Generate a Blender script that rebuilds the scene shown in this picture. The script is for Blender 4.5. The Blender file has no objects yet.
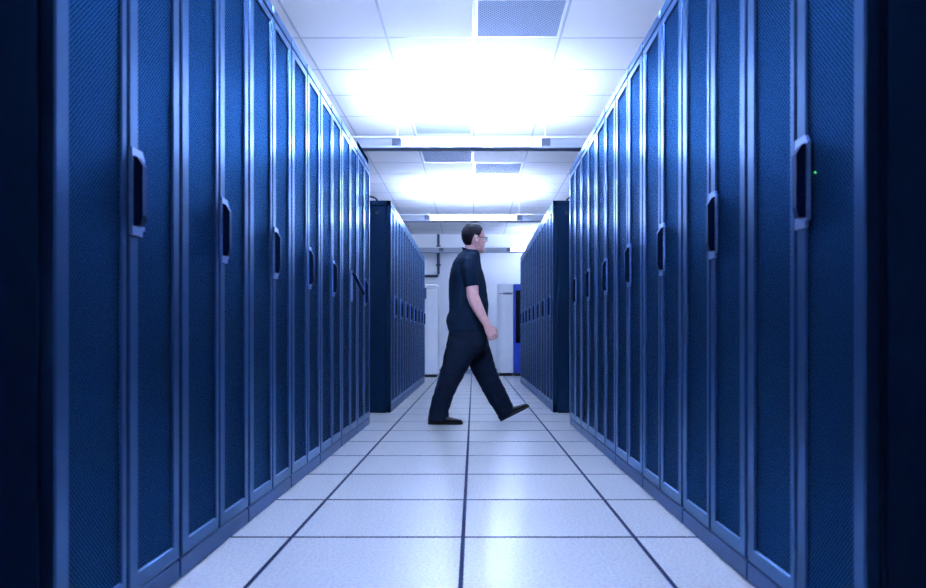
import bpy, bmesh, math, random
from mathutils import Vector, Matrix
random.seed(4)
S = bpy.context.scene
COL = S.collection
PI = math.pi

# ------------------------------------------------------------------ camera numbers
F = 736.0                    # focal length in pixels (926 wide)
VX, VY = 473.5, 339.0        # vanishing point of the aisle
EYE = 0.705                  # camera height

def P(px, py, Y):
    """world point at depth Y that was measured at pixel px, py"""
    return Vector(((px - VX) * Y / F, Y, EYE + (VY - py) * Y / F))

# ------------------------------------------------------------------ helpers
def props(o, label=None, cat=None, group=None, kind=None):
    if label: o['label'] = label
    if cat: o['category'] = cat
    if group: o['group'] = group
    if kind: o['kind'] = kind
    return o

def empty(name, loc=(0, 0, 0), rz=0.0, label=None, cat=None, group=None):
    o = bpy.data.objects.new(name, None)
    o.empty_display_size = 0.1
    COL.objects.link(o)
    o.location = loc
    o.rotation_euler = (0, 0, rz)
    return props(o, label, cat, group)

def obj(name, bm, mats, parent=None, smooth=False, angle=None):
    me = bpy.data.meshes.new(name)
    bmesh.ops.recalc_face_normals(bm, faces=bm.faces[:])
    bm.to_mesh(me)
    bm.free()
    if not isinstance(mats, (list, tuple)): mats = [mats]
    for m in mats: me.materials.append(m)
    if smooth:
        for p in me.polygons: p.use_smooth = True
        if angle:
            me.set_sharp_from_angle(angle=math.radians(angle))
    o = bpy.data.objects.new(name, me)
    COL.objects.link(o)
    if parent: o.parent = parent
    return o

def box(bm, x0, x1, y0, y1, z0, z1, bev=0.0, mi=0, seg=1):
    r = bmesh.ops.create_cube(bm, size=1.0)
    vs = r['verts']
    for v in vs:
        v.co = Vector((x0 + (v.co.x + .5) * (x1 - x0), y0 + (v.co.y + .5) * (y1 - y0), z0 + (v.co.z + .5) * (z1 - z0)))
    fs = set(f for v in vs for f in v.link_faces)
    for f in fs: f.material_index = mi
    if bev > 0:
        es = list(set(e for v in vs for e in v.link_edges))
        rr = bmesh.ops.bevel(bm, geom=es, offset=bev, segments=seg, affect='EDGES', profile=.5)
        for f in rr['faces']: f.material_index = mi
    return bm

def quad(bm, a, b, c, d, mi=0):
    f = bm.faces.new([bm.verts.new(p) for p in (a, b, c, d)])
    f.material_index = mi
    return f

def prism(bm, pts, axis, a0, a1, mi=0):
    """extrude a closed outline along an axis; pts are the two other coordinates in order"""
    def mk(p, a):
        if axis == 'x': return (a, p[0], p[1])
        if axis == 'y': return (p[0], a, p[1])
        return (p[0], p[1], a)
    v0 = [bm.verts.new(mk(p, a0)) for p in pts]
    v1 = [bm.verts.new(mk(p, a1)) for p in pts]
    n = len(pts)
    fs = [bm.faces.new(v0), bm.faces.new(v1[::-1])]
    for i in range(n):
        fs.append(bm.faces.new([v0[i], v0[(i + 1) % n], v1[(i + 1) % n], v1[i]]))
    for f in fs: f.material_index = mi

def frame_ring(bm, x0, x1, z0, z1, sl, sr, rb, rt, yf, yb, bev=0.004, mi=0):
    """a flat door frame with mitred inner opening, bevelled outer and inner edge"""
    def rect(a, b, c, d, y): return [bm.verts.new(p) for p in ((a, y, c), (b, y, c), (b, y, d), (a, y, d))]
    ob = rect(x0, x1, z0, z1, yb)
    o1 = rect(x0, x1, z0, z1, yf + bev)
    o2 = rect(x0 + bev, x1 - bev, z0 + bev, z1 - bev, yf)
    i2 = rect(x0 + sl - bev * .6, x1 - sr + bev * .6, z0 + rb - bev * .6, z1 - rt + bev * .6, yf)
    i1 = rect(x0 + sl, x1 - sr, z0 + rb, z1 - rt, yf + bev)
    ib = rect(x0 + sl, x1 - sr, z0 + rb, z1 - rt, yb)
    loops = [ob, o1, o2, i2, i1, ib, ob]
    for A, B in zip(loops[:-1], loops[1:]):
        for i in range(4):
            j = (i + 1) % 4
            f = bm.faces.new([A[i], A[j], B[j], B[i]])
            f.material_index = mi

def tube(bm, pts, r, seg=10, mi=0, caps=True):
    pts = [Vector(p) for p in pts]
    rs = r if isinstance(r, (list, tuple)) else [r] * len(pts)
    rings = []
    for i, p in enumerate(pts):
        t = (pts[min(i + 1, len(pts) - 1)] - pts[max(i - 1, 0)]).normalized()
        up = Vector((0, 0, 1)) if abs(t.z) < .9 else Vector((1, 0, 0))
        u = t.cross(up).normalized(); v = t.cross(u).normalized()
        rings.append([bm.verts.new(p + (u * math.cos(2 * PI * k / seg) + v * math.sin(2 * PI * k / seg)) * rs[i]) for k in range(seg)])
    fs = []
    for A, B in zip(rings[:-1], rings[1:]):
        for k in range(seg):
            fs.append(bm.faces.new([A[k], A[(k + 1) % seg], B[(k + 1) % seg], B[k]]))
    if caps:
        fs.append(bm.faces.new(rings[0][::-1])); fs.append(bm.faces.new(rings[-1]))
    for f in fs: f.material_index = mi

def loft(bm, rings, seg=28, power=2.0, mi=0):
    """rings: (centre, half axis u, half axis v); closed superellipse loft"""
    R = []
    for c, u, v in rings:
        c, u, v = Vector(c), Vector(u), Vector(v)
        row = []
        for k in range(seg):
            a = 2 * PI * k / seg
            ca, sa = math.cos(a), math.sin(a)
            ca = math.copysign(abs(ca) ** (2 / power), ca); sa = math.copysign(abs(sa) ** (2 / power), sa)
            row.append(bm.verts.new(c + u * ca + v * sa))
        R.append(row)
    for A, B in zip(R[:-1], R[1:]):
        for k in range(seg):
            bm.faces.new([A[k], A[(k + 1) % seg], B[(k + 1) % seg], B[k]]).material_index = mi
    bm.faces.new(R[0][::-1]); bm.faces.new(R[-1])

def ball(bm, c, rx, ry, rz, M=None, seg=16):
    r = bmesh.ops.create_uvsphere(bm, u_segments=seg, v_segments=seg // 2 + 2, radius=1.0)
    for v in r['verts']:
        q = Vector((v.co.x * rx, v.co.y * ry, v.co.z * rz))
        if M: q = M @ q
        v.co = q + Vector(c)

# ------------------------------------------------------------------ materials
def mat(name, color, rough=.5, metal=0.0, spec=.5, coat=0.0, coat_rough=.1):
    m = bpy.data.materials.new(name); m.use_nodes = True
    b = m.node_tree.nodes['Principled BSDF']
    b.inputs['Base Color'].default_value = (*color, 1)
    b.inputs['Roughness'].default_value = rough
    b.inputs['Metallic'].default_value = metal
    b.inputs['Specular IOR Level'].default_value = spec
    b.inputs['Coat Weight'].default_value = coat
    b.inputs['Coat Roughness'].default_value = coat_rough
    return m

def noisy(m, scale, c0, c1, lo=.35, hi=.65, bump=0.0, bump_scale=None, detail=3.0, dist=.01):
    """vary the base colour and the surface with a noise texture"""
    nt = m.node_tree; N = nt.nodes; L = nt.links
    b = N['Principled BSDF']
    tc = N.new('ShaderNodeTexCoord')
    n = N.new('ShaderNodeTexNoise'); n.inputs['Scale'].default_value = scale; n.inputs['Detail'].default_value = detail
    L.new(tc.outputs['Object'], n.inputs['Vector'])
    r = N.new('ShaderNodeValToRGB')
    r.color_ramp.elements[0].position = lo; r.color_ramp.elements[0].color = (*c0, 1)
    r.color_ramp.elements[1].position = hi; r.color_ramp.elements[1].color = (*c1, 1)
    L.new(n.outputs['Fac'], r.inputs['Fac']); L.new(r.outputs['Color'], b.inputs['Base Color'])
    if bump:
        n2 = N.new('ShaderNodeTexNoise'); n2.inputs['Scale'].default_value = bump_scale or scale; n2.inputs['Detail'].default_value = 4
        L.new(tc.outputs['Object'], n2.inputs['Vector'])
        bp = N.new('ShaderNodeBump'); bp.inputs['Strength'].default_value = bump; bp.inputs['Distance'].default_value = dist
        L.new(n2.outputs['Fac'], bp.inputs['Height']); L.new(bp.outputs['Normal'], b.inputs['Normal'])
    return m

def tint(m, c):
    m.node_tree.nodes['Principled BSDF'].inputs['Specular Tint'].default_value = (*c, 1)

def perforated(name, solid, hole, period, thr, rough, metal, axes=('X', 'Z')):
    """staggered round holes punched in sheet steel"""
    m = mat(name, solid, rough, metal)
    nt = m.node_tree; N = nt.nodes; L = nt.links; b = N['Principled BSDF']
    tc = N.new('ShaderNodeTexCoord'); sx = N.new('ShaderNodeSeparateXYZ')
    L.new(tc.outputs['Object'], sx.inputs[0])
    cs = []
    for ax in axes:
        mu = N.new('ShaderNodeMath'); mu.operation = 'MULTIPLY'; mu.inputs[1].default_value = 2 * PI / period
        L.new(sx.outputs[ax], mu.inputs[0])
        co = N.new('ShaderNodeMath'); co.operation = 'COSINE'; L.new(mu.outputs[0], co.inputs[0]); cs.append(co)
    pr = N.new('ShaderNodeMath'); pr.operation = 'MULTIPLY'
    L.new(cs[0].outputs[0], pr.inputs[0]); L.new(cs[1].outputs[0], pr.inputs[1])
    gt = N.new('ShaderNodeMath'); gt.operation = 'GREATER_THAN'; gt.inputs[1].default_value = thr
    L.new(pr.outputs[0], gt.inputs[0])
    mx = N.new('ShaderNodeMix'); mx.data_type = 'RGBA'
    mx.inputs['A'].default_value = (*solid, 1); mx.inputs['B'].default_value = (*hole, 1)
    L.new(gt.outputs[0], mx.inputs['Factor']); L.new(mx.outputs['Result'], b.inputs['Base Color'])
    for sock, v0, v1 in (('Roughness', rough, .9), ('Specular IOR Level', .5, 0.0), ('Metallic', metal, 0.0)):
        mm = N.new('ShaderNodeMix'); mm.data_type = 'FLOAT'
        mm.inputs['A'].default_value = v0; mm.inputs['B'].default_value = v1
        L.new(gt.outputs[0], mm.inputs['Factor']); L.new(mm.outputs['Result'], b.inputs[sock])
    return m

def emit(name, color, strength):
    m = bpy.data.materials.new(name); m.use_nodes = True
    N = m.node_tree.nodes; N.clear()
    e = N.new('ShaderNodeEmission'); o = N.new('ShaderNodeOutputMaterial')
    e.inputs['Color'].default_value = (*color, 1); e.inputs['Strength'].default_value = strength
    m.node_tree.links.new(e.outputs[0], o.inputs[0])
    return m

LIGHT = (.505, .635, 1.0)
M_frame = noisy(mat('rack_frame_paint', (.024, .074, .19), .29, .65, .8), 120, (.022, .070, .18), (.026, .078, .20), bump=.02, bump_scale=700, dist=.001)
M_mesh = perforated('rack_mesh_steel', (.018, .068, .168), (.0012, .0055, .015), .0125, .06, .43, .9)
tint(M_mesh, (.28, .50, .80)); tint(M_frame, (.58, .80, 1.0))
M_body = noisy(mat('rack_body_paint', (.001, .015, .045), .65, 0, .08), 40, (.0009, .0135, .041), (.0012, .0165, .049))
M_plinth = noisy(mat('rack_plinth_paint', (.02, .055, .155), .36, .5, .6), 60, (.019, .052, .145), (.022, .06, .165)); tint(M_plinth, (.5, .7, 1.0))
M_black = noisy(mat('black_plastic', (.006, .010, .018), .5), 50, (.005, .008, .015), (.008, .012, .022))
M_blackdoor = noisy(mat('black_door_paint', (.0012, .0045, .0125), .8, 0, 0.0), 30, (.0010, .004, .011), (.0014, .005, .014))
M_lever = noisy(mat('handle_black', (.003, .012, .042), .38, .6, .3), 60, (.0025, .011, .038), (.0035, .013, .046)); tint(M_lever, (.25, .55, 1.0))
M_plate = noisy(mat('handle_plate_grey', (.16, .27, .52), .33, .6), 80, (.15, .26, .5), (.18, .29, .55))
M_chrome = mat('bright_metal', (.7, .75, .85), .2, 1.0)
M_led = emit('green_led', (.1, 1.0, .35), .12)
M_tile = noisy(mat('floor_laminate', (.58, .60, .64), .26, 0, .5), 95, (.41, .415, .425), (.51, .52, .525), .36, .62, bump=.05, bump_scale=14, detail=6, dist=.002)
M_gap = mat('floor_edge_trim', (.005, .016, .06), .7, 0, .1)
M_ceil = noisy(mat('ceiling_tile_white', (.86, .87, .88), .9, 0, .2), 160, (.82, .83, .84), (.88, .88, .89), .3, .6, bump=.25, bump_scale=220, dist=.002)
M_tbar = mat('ceiling_grid_bar', (.50, .55, .64), .5)
M_wall = noisy(mat('wall_paint_white', (.86, .88, .90), .7, 0, .3), 4, (.85, .87, .89), (.87, .89, .91), bump=.04, bump_scale=180, dist=.001)
M_base = mat('baseboard_grey', (.22, .27, .36), .5)
M_lamp = emit('lamp_lens_lit', LIGHT, 4.6)
M_up = emit('lamp_tube_upward', LIGHT, 48.0)
M_updim = emit('lamp_tube_upward_near', LIGHT, 135.0)
M_upfar = emit('lamp_tube_upward_far', LIGHT, 2.2)
M_lampfar = emit('lamp_lens_lit_far', LIGHT, 2.2)
M_unlit = mat('lamp_lens_unlit', (.40, .44, .50), .5, 0, .2)
M_house = mat('lamp_housing_grey', (.12, .15, .21), .5, .0, .25)
M_rail = mat('lamp_rail_grey', (.40, .46, .58), .5, 0, .2)
M_white = mat('lamp_rim_white', (.85, .87, .9), .4)
M_grille = perforated('air_grille_steel', (.50, .58, .72), (.12, .19, .34), .026, .12, .7, 0, ('X', 'Y'))
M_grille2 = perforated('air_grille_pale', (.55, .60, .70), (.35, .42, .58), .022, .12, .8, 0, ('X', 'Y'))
for m_ in (M_grille, M_grille2):
    m_.node_tree.nodes['Principled BSDF'].inputs['Specular IOR Level'].links and m_.node_tree.links.remove(m_.node_tree.nodes['Principled BSDF'].inputs['Specular IOR Level'].links[0])
    m_.node_tree.nodes['Principled BSDF'].inputs['Specular IOR Level'].default_value = .02
M_pipe = mat('conduit_dark', (.035, .06, .10), .45, .3)
M_unit = noisy(mat('unit_white_enamel', (.76, .79, .83), .38), 6, (.74, .77, .81), (.78, .81, .85))
M_blue = noisy(mat('machine_blue_paint', (.004, .05, .50), .4), 8, (.0035, .046, .47), (.0045, .054, .53))
M_glass = mat('machine_black_glass', (.006, .009, .02), .12)
M_skin = noisy(mat('skin', (.84, .46, .42), .5, 0, .4), 60, (.80, .42, .38), (.88, .50, .46))
M_hair = noisy(mat('dark_hair', (.012, .012, .018), .6, 0, .2), 300, (.008, .008, .013), (.020, .019, .026), bump=.5, bump_scale=400, dist=.003)
M_shirt = noisy(mat('navy_polo_cotton', (.004, .017, .042), .85, 0, .12), 30, (.0034, .015, .037), (.0046, .019, .047), bump=.35, bump_scale=26, dist=.012)
M_trouser = noisy(mat('black_trouser_cloth', (.004, .0105, .027), .8, 0, .12), 25, (.0033, .009, .023), (.0048, .012, .031), bump=.4, bump_scale=20, dist=.014)
M_shoe = mat('black_shoe_leather', (.004, .007, .014), .36, 0, .3)
M_sole = mat('shoe_sole_rubber', (.006, .008, .012), .7)
M_eye = mat('eye_white', (.8, .8, .8), .2)
M_spec = mat('spectacle_frame', (.01, .01, .014), .3)
M_lens = mat('spectacle_lens', (.9, .95, 1.0), .03)
M_lens.node_tree.nodes['Principled BSDF'].inputs['Transmission Weight'].default_value = 1.0
M_lens.node_tree.nodes['Principled BSDF'].inputs['IOR'].default_value = 1.05

# ------------------------------------------------------------------ the room
XW, Y0, Y1, HC = 3.35, -1.7, 14.9, 2.825
T = .6096

def floor_mesh():
    bm = bmesh.new()
    quad(bm, (-XW, Y0, -.004), (XW, Y0, -.004), (XW, Y1, -.004), (-XW, Y1, -.004), 1)
    g = .0056
    ys = [2.62 + T * k for k in range(-8, 22)]
    xs = [-.037 + T * k for k in range(-7, 8)]
    for x in xs:
        for y in ys:
            a, b, c, d = max(x + g, -XW), min(x + T - g, XW), max(y + g, Y0), min(y + T - g, Y1)
            if b - a < .02 or d - c < .02: continue
            e = .0015
            top = [bm.verts.new(p) for p in ((a + e, c + e, 0), (b - e, c + e, 0), (b - e, d - e, 0), (a + e, d - e, 0))]
            low = [bm.verts.new(p) for p in ((a, c, -.004), (b, c, -.004), (b, d, -.004), (a, d, -.004))]
            bm.faces.new(top).material_index = 0
            for i in range(4):
                bm.faces.new([low[i], low[(i + 1) % 4], top[(i + 1) % 4], top[i]]).material_index = 1
    return bm
fl = floor_mesh()
props(obj('floor', fl, [M_tile, M_gap]), kind='structure')

VENTS = [(0, 4.57), (-T, 8.23), (0, 8.84), (-T, 7.01)]
def ceiling_mesh():
    bm = bmesh.new()
    quad(bm, (-XW, Y0, HC), (XW, Y0, HC), (XW, Y1, HC), (-XW, Y1, HC), 0)
    quad(bm, (-XW, Y0, HC + .05), (XW, Y0, HC + .05), (XW, Y1, HC + .05), (-XW, Y1, HC + .05), 0)
    w = .0075
    for k in range(-6, 7):
        x = T * k
        if abs(x) < XW: box(bm, x - w, x + w, Y0, Y1, HC - .0012, HC + .01, mi=1)
    for k in range(-12, 17):
        y = 5.18 + T * k
        if Y0 < y < Y1: box(bm, -XW, XW, y - w, y + w, HC - .0014, HC + .01, mi=1)
    return bm
props(obj('ceiling', ceiling_mesh(), [M_ceil, M_tbar]), kind='structure')

for nm, a in (('wall_back', (-XW, XW, Y1, Y1 + .1)), ('wall_front', (-XW, XW, Y0 - .1, Y0)),
              ('wall_left', (-XW - .1, -XW, Y0 - .1, Y1 + .1)), ('wall_right', (XW, XW + .1, Y0 - .1, Y1 + .1))):
    bm = bmesh.new(); box(bm, a[0], a[1], a[2], a[3], 0, HC + .05)
    props(obj(nm, bm, M_wall), kind='structure')
bm = bmesh.new(); prism(bm, [(Y1, 0), (Y1 - .014, 0), (Y1 - .014, .085), (Y1 - .006, .1), (Y1, .1)], 'x', -XW, XW)
props(obj('baseboard_back', bm, M_base), kind='structure')

vent_labels = ['large perforated ceiling grille nearest the camera, right of the ceiling seam',
               'perforated ceiling grille seen just below the nearest hanging light, left of the ceiling seam',
               'perforated ceiling grille seen below the nearest hanging light, right of the ceiling seam',
               'pale perforated ceiling grille seen directly above the nearest hanging light']
for (x, y), lb in zip(VENTS, vent_labels):
    t = empty('ceiling_grille', (x + T / 2, y + T / 2, HC), 0, lb, 'ceiling vent', 'perforated grilles in the ceiling')
    h = T / 2 - .009
    bm = bmesh.new()
    for q in ((-h, h, -h, -h + .02), (-h, h, h - .02, h), (-h, -h + .02, -h + .02, h - .02), (h - .02, h, -h + .02, h - .02)):
        box(bm, q[0], q[1], q[2], q[3], -.0045, -.0005, .001)
    obj('frame', bm, M_white, t)
    bm = bmesh.new(); box(bm, -h + .02, h - .02, -h + .02, h - .02, -.003, -.001)
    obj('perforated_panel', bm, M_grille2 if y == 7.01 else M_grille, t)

# ------------------------------------------------------------------ hanging strip lights
def strip_light(y, x0, lit, up, label):
    """row of 1.2 m lamp segments across the aisle; lit segment starts at x0"""
    z0 = 2.368
    t = empty('hanging_strip_light', (0, y, z0), 0, label, 'light', 'strip lights hung across the aisle')
    seg, con = 1.21, .085
    n0 = int(math.floor((x0 + 2.9) / (seg + con)))
    segs = [x0 + (seg + con) * k for k in range(-3, 4)]
    segs = [s for s in segs if s > -3.2 and s + seg < 3.2]
    xa, xb = segs[0] - con, segs[-1] + seg + con
    bm = bmesh.new()
    prism(bm, [(-.062, 0), (.062, 0), (.062, .014), (.054, .018), (-.054, .018), (-.062, .014)], 'x', xa, xb)
    obj('bottom_rail', bm, M_rail, t)
    for sgn in (-1, 1):
        bm = bmesh.new(); box(bm, xa, xb, sgn * .060 - .006, sgn * .060 + .006, .084, .099, .002)
        obj('top_rim', bm, M_white, t)
    for s in segs:
        on = abs(s - x0) < .01 or lit == 'all'
        bm = bmesh.new()
        for sgn in (-1, 1):
            prism(bm, [(sgn * .050, .018), (sgn * .058, .018), (sgn * .058, .084), (sgn * .050, .084)], 'x', s, s + seg)
        obj('lamp_lens', bm, (M_lampfar if y > 13 else M_lamp) if on else M_unlit, t)
        bm = bmesh.new()
        tube(bm, [(s + .02, 0, .095), (s + seg - .02, 0, .095)], .013, 12)
        o = obj('lamp_tube', bm, up if on else M_unlit, t, True)
    for s in [q - con for q in segs] + [segs[-1] + seg]:
        bm = bmesh.new(); box(bm, s, s + con, -.056, .056, .018, .088, .003)
        obj('connector', bm, M_house, t)
    for s in (x0 - con / 2, x0 + seg + con / 2):
        bm = bmesh.new(); tube(bm, [(s, 0, .085), (s, 0, HC - z0 - .001)], .0013, 8)
        obj('suspension_wire', bm, M_white, t)
    return t
strip_light(6.46, -.625, 'one', M_up, 'bright hanging strip light nearest the camera, crossing above the front racks')
strip_light(10.44, -.605, 'one', M_up, 'bright hanging strip light above the head of the walking man')
strip_light(14.15, .72, 'one', M_upfar, 'farthest hanging strip light, in front of the white back wall')
strip_light(2.5, -.61, 'one', M_updim, 'hanging strip light overhead, out of the top of the picture')

# ------------------------------------------------------------------ server racks
def make_rack(name, w, H, D, handle_z, label, lever_x=.020):
    t = empty(name, (0, 0, 0), 0, label, 'server rack')
    hw = w / 2
    bm = bmesh.new()
    box(bm, -hw + .002, hw - .002, .034, D, .012, H - .012)
    obj('cabinet_body', bm, M_body, t)
    bm = bmesh.new(); box(bm, -hw + .001, hw - .001, .012, D, H - .012, H, .003)
    obj('top_panel', bm, M_body, t)
    bm = bmesh.new(); box(bm, -hw + .006, hw - .006, 0.0, .034, H - .045, H - .002, .003)
    hd = obj('header', bm, M_frame, t)
    bm = bmesh.new(); box(bm, -.012, .012, -.005, 0.001, H - .043, H - .008, .003)
    obj('latch', bm, M_plate, hd)
    bm = bmesh.new(); box(bm, -hw + .004, hw - .004, .002, .034, .004, .060, .003)
    obj('base_plinth', bm, M_plinth, t)
    bm = bmesh.new(); box(bm, -hw + .02, hw - .02, .05, D - .03, 0, .012)
    obj('foot', bm, M_black, t)
    z0, z1 = .066, H - .050
    for side_ in (-1, 1):
        if side_ < 0: x0, x1, sl, sr = -hw + .009, -.006, .052, .027
        else: x0, x1, sl, sr = .006, hw - .009, .048, .044
        bm = bmesh.new(); frame_ring(bm, x0, x1, z0, z1, sl, sr, .045, .036, 0.0, .030, .004)
        d = obj('door', bm, M_frame, t)
        bm = bmesh.new(); box(bm, x0 + sl - .002, x1 - sr + .002, .007, .012, z0 + .043, z1 - .034)
        obj('mesh_panel', bm, M_mesh, d)
        if side_ > 0:
            bm = bmesh.new()
            hz = handle_z
            prism(bm, [(x0 + .002, hz - .110), (x0 + .060, hz - .110), (x0 + .060, hz - .094), (x0 + .072, hz - .094),
                       (x0 + .072, hz + .090), (x0 + .058, hz + .108), (x0 + .002, hz + .108)], 'y', -.006, .002)
            obj('handle_plate', bm, M_plate, d)
            bm = bmesh.new()
            # lever, hinged at its top end; local origin at the hinge
            prism(bm, [(0, 0), (-.010, -.004), (-.023, -.026), (-.023, -.150), (-.017, -.176), (0, -.176)], 'x', -.012, .012)
            lv = obj('handle', bm, M_lever, d)
            lv.location = (x0 + lever_x, -.006, hz + .088)
            bm = bmesh.new()
    return t

def kids(o): return [c for c in bpy.data.objects if c.parent == o]
def copy_tree(o, parent=None):
    c = o.copy(); COL.objects.link(c)
    if parent: c.parent = parent
    for k in kids(o): copy_tree(k, c)
    return c

ORD = ['first', 'second', 'third', 'fourth', 'fifth', 'sixth', 'seventh', 'eighth']
W1, S1 = .655, 1.496
XL, XR = -.855, .790
near_left, near_right, far_left, far_right = [], [], [], []
pl = make_rack('server_rack', W1, 2.130, 1.05, 1.076, 'x')
pr = make_rack('server_rack', W1, 2.100, 1.05, 1.080, 'x', .052)
for row, proto, X, rz, nm in ((near_left, pl, XL, PI / 2, 'left'), (near_right, pr, XR, -PI / 2, 'right')):
    for k in range(7):
        row.append(proto if k == 0 else copy_tree(proto))
    for k, r in enumerate(row):
        r.location = (X, (S1 if nm == 'left' else S1 - .018) + W1 * (k + .5), 0); r.rotation_euler = (0, 0, rz)
        extra = {0: '', 6: ', by the cross aisle'}.get(k, '')
        lb = f'blue perforated server rack, {ORD[k]} from the camera in {nm} front row{extra}'
        if nm == 'left' and k == 5: lb = 'blue perforated server rack in the left front row with its handle swung open'
        if nm == 'right' and k == 0: lb = 'blue perforated server rack closest on the right, tiny green light by its handle'
        props(r, lb, 'server rack', f'perforated racks in the {nm} front row')
W2, S2 = .610, 7.01
ql = make_rack('server_rack', W2, 2.022, 1.05, 1.03, 'x')
qr = make_rack('server_rack', W2, 2.022, 1.05, 1.03, 'x', .046)
for row, proto, X, rz, nm in ((far_left, ql, -.787, PI / 2, 'left'), (far_right, qr, .757, -PI / 2, 'right')):
    for k in range(8): row.append(proto if k == 0 else copy_tree(proto))
    for k, r in enumerate(row):
        r.location = (X, S2 + W2 * (k + .5), 0); r.rotation_euler = (0, 0, rz)
        lb = f'lower blue server rack, {ORD[k]} from the cross aisle in the {nm} far row'
        if k == 0: lb = f'lower blue server rack with dark side panel facing the camera, start of {nm} far row'
        if k == 7: lb = f'lower blue server rack at the far end of the {nm} far row near back wall'
        props(r, lb, 'server rack', f'perforated racks in the {nm} far row')
# side panels on the two end racks that face the camera
for r, s in ((far_left[0], -1), (far_right[0], 1)):
    bm = bmesh.new()
    x0 = s * (W2 / 2 - .002)
    x1 = x0 + s * .014
    a, b = min(x0, x1), max(x0, x1)
    box(bm, a, b, .0, .045, .012, 2.022, .003)
    box(bm, a, b, .0, 1.05, 1.975, 2.022, .003)
    box(bm, a, b, 1.0, 1.05, .012, 1.975, .003)
    box(bm, a, b, .0, 1.05, .012, .075, .003)
    box(bm, min(x0, x0 + s * .009), max(x0, x0 + s * .009), .05, .995, .08, 1.97, .002)
    sp = obj('side_panel', bm, M_body, r)
    bm = bmesh.new()
    bmesh.ops.create_cone(bm, cap_ends=True, segments=16, radius1=.017, radius2=.015, depth=.008,
                          matrix=Matrix.Translation((x0 + s * .013, .13, 1.905)) @ Matrix.Rotation(PI / 2, 4, 'Y'))
    obj('lock', bm, M_black, sp)
# the open handle of the sixth rack on the left
for d in kids(near_left[5]):
    if d.name.startswith('door'):
        for h in kids(d):
            if h.name.split('.')[0] == 'handle':
                h.rotation_euler = (math.radians(-27), 0, 0)
                h['label'] = 'black lever handle swung open'
# green pilot light on the first right rack
for d in kids(near_right[0]):
    if d.name.startswith('door') and any(h.name.startswith('handle') for h in kids(d)):
        bm = bmesh.new(); ball(bm, (.092, .006, 1.093), .0022, .0022, .0022, seg=8)
        obj('pilot_light', bm, M_led, d, True)

# solid black cabinets beside the camera
for X, rz, nm, sg in ((XL, PI / 2, 'left', -1), (XR, -PI / 2, 'right', 1)):
    t = empty('black_cabinet', (X, 1.122 if sg < 0 else 1.083, 0), rz, f'plain black solid-door cabinet at the {nm} edge of the picture', 'cabinet', 'black cabinets beside the camera')
    hw = .33
    bm = bmesh.new(); box(bm, -hw, hw, .05, 1.05, .012, 2.12); obj('cabinet_body', bm, M_blackdoor, t)
    bm = bmesh.new(); box(bm, -hw + .004, hw - .004, .002, .05, .07, 2.10, .004, seg=2); obj('door', bm, M_blackdoor, t)
    bm = bmesh.new(); box(bm, -hw + .004, hw - .004, .012, .05, .008, .062, .003); obj('base_plinth', bm, M_blackdoor, t)
    bm = bmesh.new(); box(bm, -hw + .02, hw - .02, .06, 1.0, 0, .014); obj('foot', bm, M_black, t)

# comb-edged cable tray on the end rack, and cable loops above the far rows
bm = bmesh.new()
ya, yb, xt, zt = 5.50, 6.065, -.866, 2.130
box(bm, xt - .16, xt, ya, yb, zt, zt + .006)
box(bm, xt - .006, xt, ya, yb, zt + .006, zt + .040)
n = 24
for k in range(n):
    y = ya + (yb - ya) * (k + .25) / n
    box(bm, xt - .006, xt, y, y + (yb - ya) / n * .5, zt + .040, zt + .056)
props(obj('cable_comb', bm, M_blackdoor), 'black comb-edged cable tray lying on top of the end rack of left front row', 'cable tray')
for sg, X, nm in ((-1, -.93, 'left'), (1, .90, 'right')):
    bm = bmesh.new()
    pts = []
    for k in range(15):
        a = PI * k / 14
        pts.append((X + sg * (.09 - .09 * math.cos(a)), 7.16 + .05 * math.sin(a) * .3, 2.022 + .0105 + .062 * math.sin(a)))
    tube(bm, pts, .010, 10)
    props(obj('cable_loop', bm, M_black, None, True), f'black cable looping over the top of the first {nm} far rack', 'cable')

# ------------------------------------------------------------------ things by the back wall
def wallx(px, Y): return (px - VX) * Y / F
# conduit
Yc = Y1 - .03
t_pts = [(wallx(438.4, Yc), Yc, HC - .006), (wallx(438.4, Yc), Yc, P(0, 276, Yc).z + .04), (wallx(438.4, Yc) - .012, Yc, P(0, 276, Yc).z + .01),
         (wallx(438.4, Yc) - .04, Yc, P(0, 276, Yc).z), (wallx(400, Yc), Yc, P(0, 276, Yc).z)]
t = empty('wall_conduit', t_pts[0], 0, 'dark conduit pipe running down the back wall then turning left', 'pipe')
bm = bmesh.new(); tube(bm, [Vector(p) - Vector(t_pts[0]) for p in t_pts], .026, 12); obj('pipe', bm, M_pipe, t, True, 50)
for zz in (-.25, -.62):
    bm = bmesh.new(); box(bm, -.045, .045, -.033, .028, zz - .02, zz + .02, .004); obj('clamp', bm, M_pipe, t)
# white cabinet on the left
Yk = 13.55
ck = (wallx(419, Yk) , wallx(438, Yk))
zt = P(0, 284, Yk).z
t = empty('tall_wall_cabinet', ((ck[0] + ck[1]) / 2 - .12, Yk, 0), 0, 'tall white cabinet against the back wall, beyond the left far row', 'cabinet')
hw = (ck[1] - ck[0]) / 2 + .12
bm = bmesh.new(); box(bm, -hw, hw, .02, .5, .05, zt, .006); obj('cabinet_body', bm, M_unit, t)
bm = bmesh.new(); box(bm, -hw + .006, hw - .006, 0, .02, .06, zt - .09, .004); obj('door', bm, M_unit, t)
bm = bmesh.new(); box(bm, -hw + .006, hw - .006, 0, .02, zt - .08, zt - .006, .004); obj('top_strip', bm, M_unit, t)
bm = bmesh.new(); box(bm, -hw + .03, hw - .03, .05, .47, 0, .05); obj('base', bm, M_black, t)
bx = wallx(425.3, Yk) - ((ck[0] + ck[1]) / 2 - .12)
zc = P(0, 293.5, Yk).z
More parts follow.
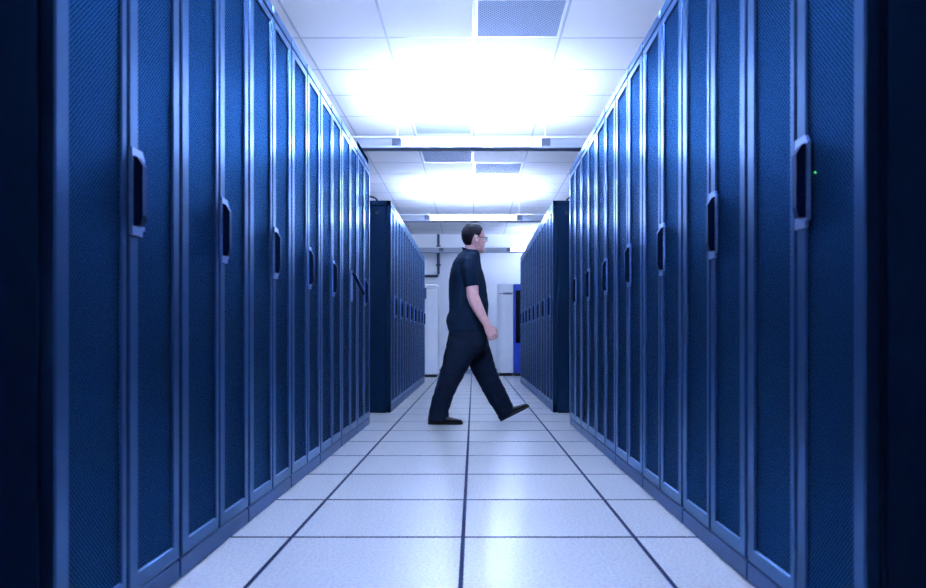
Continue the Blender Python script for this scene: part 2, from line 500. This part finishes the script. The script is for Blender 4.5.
bm = bmesh.new(); box(bm, bx - .05, bx + .018, -.05, 0.001, zc - .1, zc + .1, .006); obj('control_box', bm, M_house, t)

# pale rounded air-conditioning unit and the blue machine
Yu = 14.0
ua, ub = wallx(498, Yu), wallx(513.3, Yu)
zt = P(0, 284, Yu).z
t = empty('cooling_unit', ((ua + ub) / 2, Yu, 0), 0, 'tall pale round-cornered cooling unit by the back wall, beside the blue machine', 'cooling unit')
hw = (ub - ua) / 2
def rounded(hw, d, r):
    pts = [(hw, d), (-hw, d)]
    for k in range(9):
        a = PI + (PI / 2) * k / 8
        pts.append((-hw + r + r * math.cos(a), r + r * math.sin(a)))
    for k in range(5):
        a = 1.5 * PI + (PI / 2) * k / 4
        pts.append((hw - .02 + .02 * math.cos(a), .02 + .02 * math.sin(a)))
    return pts
zs = P(0, 293.5, Yu).z
bm = bmesh.new(); prism(bm, rounded(hw, .6, .1), 'z', .06, zs - .006); obj('lower_casing', bm, M_unit, t, True, 40)
bm = bmesh.new(); prism(bm, rounded(hw, .6, .1), 'z', zs + .006, zt); obj('upper_casing', bm, M_unit, t, True, 40)
bm = bmesh.new(); prism(bm, rounded(hw - .008, .59, .095), 'z', zs - .02, zs + .02); obj('seam', bm, M_house, t)
bm = bmesh.new(); box(bm, -hw + .03, hw - .03, .06, .56, 0, .06); obj('base', bm, M_black, t)

ba, bb = wallx(513.8, Yu), wallx(513.8, Yu) + .62
t = empty('blue_machine', ((ba + bb) / 2, Yu, 0), 0, 'bright blue machine with black window, right of the pale cooling unit', 'machine')
hw = (bb - ba) / 2
bm = bmesh.new(); box(bm, -hw, hw, .03, .62, .05, zt, .006); obj('casing', bm, M_blue, t)
bm = bmesh.new(); frame_ring(bm, -hw, hw, P(0, 343, Yu).z - .04, zt, .035, .035, .04, .12, 0, .03, .005); o = obj('window_frame', bm, M_blue, t)
bm = bmesh.new(); box(bm, -hw + .03, hw - .03, .015, .025, P(0, 343, Yu).z - .02, zt - .11); obj('glass_panel', bm, M_glass, o)
bm = bmesh.new(); box(bm, -hw, hw, 0, .03, .06, P(0, 343, Yu).z - .05, .005); obj('lower_door', bm, M_blue, t)
bm = bmesh.new(); box(bm, -hw + .03, hw - .03, .06, .58, 0, .05); obj('base', bm, M_black, t)

# ------------------------------------------------------------------ the man
YM, YN, YF = 6.20, 6.10, 6.30
man = empty('person', (0, YM, 0), 0, 'man in a navy polo shirt, black trousers and glasses striding across the aisle', 'person')
BASE = Vector((0, YM, 0))

def finish(bm, name, mats, parent, voxel, smooth_it=4, factor=.5, disp=0.0, disp_size=.1):
    """weld overlapping closed lofts into one smooth continuous surface"""
    for v in bm.verts: v.co -= BASE
    o = obj(name, bm, mats, None, True)
    md = o.modifiers.new('weld', 'REMESH'); md.mode = 'VOXEL'; md.voxel_size = voxel; md.use_smooth_shade = True
    if smooth_it:
        sm = o.modifiers.new('soft', 'SMOOTH'); sm.iterations = smooth_it; sm.factor = factor
    if disp:
        tx = bpy.data.textures.new(name + '_folds', 'CLOUDS'); tx.noise_scale = disp_size
        dm = o.modifiers.new('folds', 'DISPLACE'); dm.texture = tx; dm.strength = disp; dm.mid_level = .5
    bpy.context.view_layer.update()
    dg = bpy.context.evaluated_depsgraph_get()
    me = bpy.data.meshes.new_from_object(o.evaluated_get(dg))
    o.modifiers.clear(); old = o.data; o.data = me; bpy.data.meshes.remove(old); me.name = name
    for p in me.polygons: p.use_smooth = True
    o.parent = parent
    return o

def slab(A, B, Y, hd, grow=0.0, slant=0.0):
    """ring between two outline pixels at depth Y"""
    a, b = P(*A, Y), P(*B, Y)
    c = (a + b) / 2; u = (b - a) / 2
    L = u.length
    u = u * ((L + grow) / L)
    return (c, u, Vector((slant, hd + grow, 0)))

torso = [  # y, back, front, half width
    (249.5, 463.5, 478, .062), (253, 460, 479.5, .085), (256.5, 457, 480, .135), (260, 454.8, 480.3, .172), (264, 452.8, 480.8, .188), (269, 451.0, 482, .196),
    (276, 449.6, 484, .196), (285, 448.7, 485.8, .192), (295, 448.6, 487.2, .188), (305, 449.0, 488.2, .186), (311, 449.0, 488.2, .186),
    (316, 447.2, 487.8, .188), (321, 446.0, 487.3, .19), (326, 447.3, 486.6, .188), (331.5, 448.8, 485.0, .184)]
arm_near = [  # centre px, py, depth, in-plane half, depth half
    (466.5, 258.5, 6.07, .040, .045), (467.5, 263, 6.035, .062, .062), (469.3, 270, 6.005, .066, .064), (471, 278, 5.985, .062, .062), (472.2, 287, 5.975, .058, .058)]
arm_far = [(465, 258.5, 6.33, .040, .045), (464.5, 263, 6.365, .060, .060), (463, 270, 6.395, .064, .062), (461.5, 278, 6.41, .060, .060), (460, 287, 6.42, .057, .057)]

def arm_rings(lst, g=0.0):
    out = []
    for i, (px, py, Y, a, b) in enumerate(lst):
        p0 = P(*lst[max(i - 1, 0)][:3]); p1 = P(*lst[min(i + 1, len(lst) - 1)][:3])
        t = (p1 - p0).normalized()
        u = Vector((0, 1, 0)).cross(t).normalized(); v = t.cross(u).normalized()
        out.append((P(px, py, Y), u * (a + g), v * (b + g)))
    return out

# --- shirt
bm = bmesh.new()
loft(bm, [slab((b, y), (f, y), YM, w) for y, b, f, w in torso], 36, 2.25)
loft(bm, arm_rings(arm_near), 24)
loft(bm, arm_rings(arm_far), 24)
shirt = finish(bm, 'polo_shirt', M_shirt, man, .0075, 4, .5, .014, .085)
bm = bmesh.new()
rings_o = [slab((463.0, 250.5), (478.6, 256.0), YM, .070), slab((462.6, 247.6), (477.4, 253.8), YM, .064)]
R = []
for (c, u, v), gg in ((rings_o[0], .004), (rings_o[1], .006), (rings_o[1], -.002), (rings_o[0], -.004)):
    R.append([bm.verts.new(c + u * (1 + gg / u.length) * math.cos(2 * PI * k / 28) + v * (1 + gg / v.length) * math.sin(2 * PI * k / 28) - BASE) for k in range(28)])
for A, B in zip(R, R[1:] + R[:1]):
    for k in range(28): bm.faces.new([A[k], A[(k + 1) % 28], B[(k + 1) % 28], B[k]])
obj('collar', bm, M_shirt, shirt, True, 50)

# --- trousers
hips = [(322, 450, 486, .160), (330, 449.0, 486.6, .168), (338, 447.8, 487.2, .172), (346, 446.4, 487.6, .170), (353, 449.5, 485.5, .150), (359, 455, 479, .110)]
leg_near = [((448.5, 338), (478, 338), .088), ((446.0, 346), (477, 347), .092), ((443.9, 356), (474, 357), .092), ((441.6, 366), (469.2, 367), .088), ((438.7, 376), (464.0, 376), .082),
            ((436.0, 385), (458.6, 385), .077), ((433.4, 394), (454.2, 394), .071), ((430.8, 403), (451.2, 403), .066), ((428.6, 411), (449.2, 411), .064), ((427.4, 421.5), (448.8, 420.0), .068)]
leg_far = [((460, 338), (487.4, 338), .088), ((463, 348), (489.5, 346), .092), ((466.5, 358), (492.2, 355), .092), ((469.8, 367), (494.8, 364), .088), ((474.4, 376), (497.2, 372), .08),
           ((479.6, 385.5), (501.0, 380.5), .075), ((485.0, 395), (505.2, 389.5), .07), ((490.4, 404.5), (509.6, 398), .066), ((495.2, 412), (512.4, 403.8), .064), ((500.0, 420.4), (515.6, 410.0), .068)]
bm = bmesh.new()
loft(bm, [slab((b, y), (f, y), YM, w) for y, b, f, w in hips], 36, 2.3)
loft(bm, [slab(a, b, YN, h) for a, b, h in leg_near], 28, 2.1)
loft(bm, [slab(a, b, YF, h) for a, b, h in leg_far], 28, 2.1)
finish(bm, 'trousers', M_trouser, man, .0075, 3, .5, .016, .07)

# --- head, in its own axes: u forward, v to his left, w up from the chin
YAW = math.radians(22)
HO = P(474.0, 252.6, YM)
fw = Vector((math.cos(YAW), math.sin(YAW), 0)); lf = Vector((-math.sin(YAW), math.cos(YAW), 0)); up = Vector((0, 0, 1))
def H3(u, v, w): return HO + fw * u + lf * v + up * w
HM = Matrix((fw, lf, up)).transposed()
head_rings = [(-.002, .045, .072, .020), (.010, .010, .083, .042), (.032, -.030, .088, .056), (.058, -.062, .090, .063), (.085, -.086, .089, .068), (.115, -.098, .085, .073),
              (.145, -.103, .091, .077), (.178, -.100, .084, .076), (.208, -.085, .066, .067), (.229, -.058, .040, .048), (.241, -.022, .006, .016)]
def head_loft(bm, g=0.0, seg=36, rr=head_rings):
    loft(bm, [(H3((b + f) / 2, 0, w + (g if w > .22 else 0)), fw * ((f - b) / 2 + g), lf * (hw_ + g)) for w, b, f, hw_ in rr], seg, 2.1)

def finger(bm, pts, r):
    tube(bm, pts, r, 10)

def hand(bm, wrist, d, back, side, k=1.0):
    """relaxed half-closed hand: d along the forearm, back = outward normal of the back of the hand, side = towards the thumb"""
    W = Vector(wrist); d = d.normalized(); back = back.normalized(); side = side.normalized()
    pr = [(0, .030, .021), (.02, .034, .021), (.05, .041, .019), (.08, .043, .017), (.095, .040, .014)]
    loft(bm, [(W + d * (s * k), side * (a * k), back * (b * k)) for s, a, b in pr], 20, 2.5)
    for i, (off, ln, bend) in enumerate(((.031, .072, 1.0), (.010, .080, 1.05), (-.011, .075, 1.1), (-.031, .058, 1.15))):
        p = W + d * .088 * k + side * off * k
        pts = [p - d * .02 * k, p]
        ang = math.radians(28)
        for seg_, dl in enumerate((.46, .30, .24)):
            q = pts[-1] + (d * math.cos(ang) - back * math.sin(ang)) * ln * dl * k
            pts.append(q); ang += math.radians(48) * bend
        finger(bm, pts, [.0095 * k, .0098 * k, .009 * k, .0082 * k, .0066 * k])
    p = W + d * .028 * k + side * .026 * k - back * .006 * k
    finger(bm, [p, p + (d * .6 + side * .62 - back * .28) * .036 * k, p + (d * .9 + side * .55 - back * .55) * .058 * k, p + (d * 1.25 + side * .38 - back * .75) * .072 * k],
           [.015 * k, .0125 * k, .0105 * k, .008 * k])

bm = bmesh.new()
loft(bm, [slab((b, y), (f, y), YM, w, -.018) for y, b, f, w in torso if y > 251], 30, 2.2)
loft(bm, [slab((b, y), (f, y), YM, w, -.016) for y, b, f, w in hips], 30, 2.2)
loft(bm, [slab(a, b, YN, h, -.016) for a, b, h in leg_near] + [slab((432, 421.5), (445, 421.5), YN, .025)], 24)
loft(bm, [slab(a, b, YF, h, -.016) for a, b, h in leg_far] + [slab((503.0, 418.5), (513.5, 411.5), YF, .025)], 24)
# neck
loft(bm, [(P(470.2, 258, YM), Vector((.066, 0, .0)), Vector((0, .066, 0))), (P(471.0, 252, YM), Vector((.060, 0, -.008)), Vector((0, .060, 0))),
          (P(472.5, 246, YM), Vector((.060, 0, -.004)), Vector((0, .058, 0))), (P(473.5, 240, YM), Vector((.055, 0, 0)), Vector((0, .055, 0)))], 24)
head_loft(bm)
# nose, brow, lips, chin, ears
loft(bm, [(H3(.082, 0, .128), fw * .012, lf * .009), (H3(.090, 0, .110), fw * .014, lf * .011), (H3(.096, 0, .094), fw * .016, lf * .015), (H3(.092, 0, .084), fw * .014, lf * .017), (H3(.086, 0, .080), fw * .006, lf * .010)], 16)
ball(bm, H3(.082, 0, .136), .016, .052, .009, HM)
ball(bm, H3(.087, 0, .064), .010, .024, .006, HM)
ball(bm, H3(.086, 0, .053), .010, .021, .006, HM)
ball(bm, H3(.076, 0, .018), .017, .026, .017, HM)
for s in (-1, 1):
    ball(bm, H3(.062, s * .040, .085), .022, .020, .018, HM)
    ball(bm, H3(-.008, s * .079, .110), .019, .010, .032, HM)
    ball(bm, H3(-.003, s * .077, .086), .010, .009, .012, HM)
# arms below the sleeves
near_fore = [(471.0, 276, 5.985, .050, .050), (472.2, 287, 5.975, .052, .050), (472.8, 296, 5.965, .050, .047), (475.2, 302.5, 5.955, .050, .045), (478.4, 309, 5.945, .045, .041), (482.4, 316.5, 5.935, .037, .034), (486.2, 323.4, 5.925, .031, .026), (487.8, 326.2, 5.92, .030, .024)]
far_fore = [(461.5, 278, 6.41, .048, .048), (460, 287, 6.42, .050, .048), (459, 297, 6.43, .047, .045), (458.3, 305, 6.43, .045, .041), (457.7, 314, 6.43, .037, .034), (457.2, 322, 6.425, .030, .025)]
loft(bm, arm_rings(arm_near[:4], -.012), 20); loft(bm, arm_rings(arm_far[:4], -.012), 20)
loft(bm, arm_rings(near_fore), 22)
loft(bm, arm_rings(far_fore), 22)
wn = P(487.0, 325.0, 5.923)
dn = P(492.6, 335.5, 5.915) - wn
hand(bm, wn, dn, Vector((.35, -1.0, .15)), Vector((1, .28, .45)), 1.02)
wf = P(457.3, 321, 6.425)
hand(bm, wf, P(456.6, 333, 6.42) - wf, Vector((-.2, 1, 0)), Vector((1, .2, .1)), .95)
body = finish(bm, 'body', M_skin, man, .0036, 2, .45)

# --- hair: short, receding at the forehead, down to the nape
def hair_mesh():
    bm = bmesh.new()
    # dense skull rings
    rr = []
    src = head_rings
    for i in range(len(src) - 1):
        for q in range(12):
            t_ = q / 12
            rr.append(tuple(src[i][j] * (1 - t_) + src[i + 1][j] * t_ for j in range(4)))
    rr.append(src[-1])
    seg = 120
    head_loft(bm, .007, seg, rr)
    kill = []
    for f in bm.faces:
        c = f.calc_center_median() - HO
        u, v, w = c.dot(fw), c.dot(lf), c.z
        a = math.degrees(math.atan2(abs(v), u))     # 0 = face, 180 = back
        if a < 40: line = .210 - .006 * math.cos(a * 4.5 * PI / 180)
        elif a < 62: line = .204 - (a - 40) / 22 * .027
        elif a < 82: line = .177 - (a - 62) / 20 * .052
        elif a < 108: line = .125 + (a - 82) / 26 * .020
        elif a < 130: line = .145 - (a - 108) / 22 * .080
        else: line = .062 - (a - 130) / 50 * .020
        if w < line: kill.append(f)
    bmesh.ops.delete(bm, geom=kill, context='FACES')
    for v in bm.verts: v.co -= BASE
    bmesh.ops.recalc_face_normals(bm, faces=bm.faces[:])
    # thickness towards the skull
    ex = bmesh.ops.solidify(bm, geom=bm.faces[:], thickness=.009)
    return bm
obj('hair', hair_mesh(), M_hair, man, True)

# --- eyes and glasses
for s in (-1, 1):
    bm = bmesh.new(); ball(bm, H3(.076, s * .031, .116) - BASE, .011, .011, .011, HM)
    e = obj('eye', bm, M_eye, man, True)
    bm = bmesh.new(); ball(bm, H3(.0855, s * .031, .116) - BASE, .003, .005, .005, HM, 10)
    obj('iris', bm, M_spec, e, True)
bm = bmesh.new()
def lens_loop(s):
    return [H3(.106 - .012 * abs(math.cos(2 * PI * k / 20)) * (1 if s * math.cos(2 * PI * k / 20) > 0 else 0), s * .035 + .026 * math.cos(2 * PI * k / 20), .114 + .018 * math.sin(2 * PI * k / 20)) - BASE for k in range(20)]
for s in (-1, 1):
    lp = lens_loop(s); tube(bm, lp + lp[:1], .0024, 8, caps=False)
    tube(bm, [H3(.096, s * .061, .118) - BASE, H3(.09, s * .079, .120) - BASE, H3(.03, s * .086, .121) - BASE, H3(-.005, s * .087, .121) - BASE, H3(-.022, s * .086, .105) - BASE], .0026, 8)
tube(bm, [H3(.106, -.010, .118) - BASE, H3(.110, 0, .121) - BASE, H3(.106, .010, .118) - BASE], .0024, 8)
gl = obj('glasses', bm, M_spec, man, True)
bm = bmesh.new()
for s in (-1, 1):
    lp = lens_loop(s)
    vs = [bm.verts.new(p) for p in lp]; vb = [bm.verts.new(p - fw * .0015) for p in lp]
    bm.faces.new(vs); bm.faces.new(vb[::-1])
    for k in range(20): bm.faces.new([vs[k], vs[(k + 1) % 20], vb[(k + 1) % 20], vb[k]])
obj('lens', bm, M_lens, gl)

# --- shoes
def shoe(heel, ang, Y, L):
    t_ = Vector((math.cos(ang), 0, math.sin(ang))); n_ = Vector((-math.sin(ang), 0, math.cos(ang))); y_ = Vector((0, 1, 0))
    prof = [(0, .075, .026), (.015, .098, .036), (.05, .104, .041), (.09, .102, .043), (.125, .084, .045), (.165, .062, .047), (.21, .052, .048), (.245, .045, .044), (.268, .038, .033), (.281, .026, .016)]
    k = L / .281
    bm = bmesh.new()
    loft(bm, [(heel + t_ * (s * k) + n_ * ((h + .016) / 2), n_ * ((h - .016) / 2 + .002), y_ * w) for s, h, w in prof], 20, 2.6)
    for v in bm.verts: v.co -= BASE
    o = obj('shoe', bm, M_shoe, man, True, 60)
    bm = bmesh.new()
    out = [(s * k, w + .004) for s, h, w in prof]
    pts = [(-.003, 0)] + out + [(L + .004, 0)]
    top, low = [], []
    ol = [(a, b) for a, b in out] + [(L + .005, 0)] + [(a, -b) for a, b in out[::-1]] + [(-.004, 0)]
    for a, b in ol:
        top.append(bm.verts.new(heel + t_ * a + y_ * b + n_ * .018 - BASE)); low.append(bm.verts.new(heel + t_ * a + y_ * b - BASE))
    bm.faces.new(top); bm.faces.new(low[::-1])
    for i in range(len(ol)):
        j = (i + 1) % len(ol); bm.faces.new([low[i], low[j], top[j], top[i]])
    obj('sole', bm, M_sole, o)
hn = P(428.2, 424, YN); hn.z = 0.0
shoe(hn, 0.0, YN, .283)
hf = P(500.8, 421, YF); hf.z = 0.003
shoe(hf, math.radians(27), YF, .272)

# ------------------------------------------------------------------ world, camera, colour
w = bpy.data.worlds.new('world'); S.world = w; w.use_nodes = True
w.node_tree.nodes['Background'].inputs['Color'].default_value = (.02, .03, .05, 1)
w.node_tree.nodes['Background'].inputs['Strength'].default_value = .2
cam = bpy.data.cameras.new('camera'); co = bpy.data.objects.new('camera', cam); COL.objects.link(co)
co.location = (0, 0, EYE); co.rotation_euler = (PI / 2, 0, 0)
cam.sensor_width = 36; cam.lens = 36 * F / 926
cam.shift_x = -(VX - 463) / 926; cam.shift_y = (VY - 294) / 926
cam.clip_start = .05; cam.clip_end = 60
cam.dof.use_dof = True; cam.dof.focus_distance = 6.3; cam.dof.aperture_fstop = 3.6
S.camera = co
S.view_settings.view_transform = 'Standard'; S.view_settings.look = 'None'
S.view_settings.exposure = 3.94; S.view_settings.gamma = 1.0; S.view_settings.use_curve_mapping = False
S.cycles.max_bounces = 10; S.cycles.diffuse_bounces = 6; S.cycles.glossy_bounces = 5
S.cycles.use_denoising = True
S.cycles.denoising_prefilter = 'NONE'
S.cycles.sample_clamp_indirect = 6.0
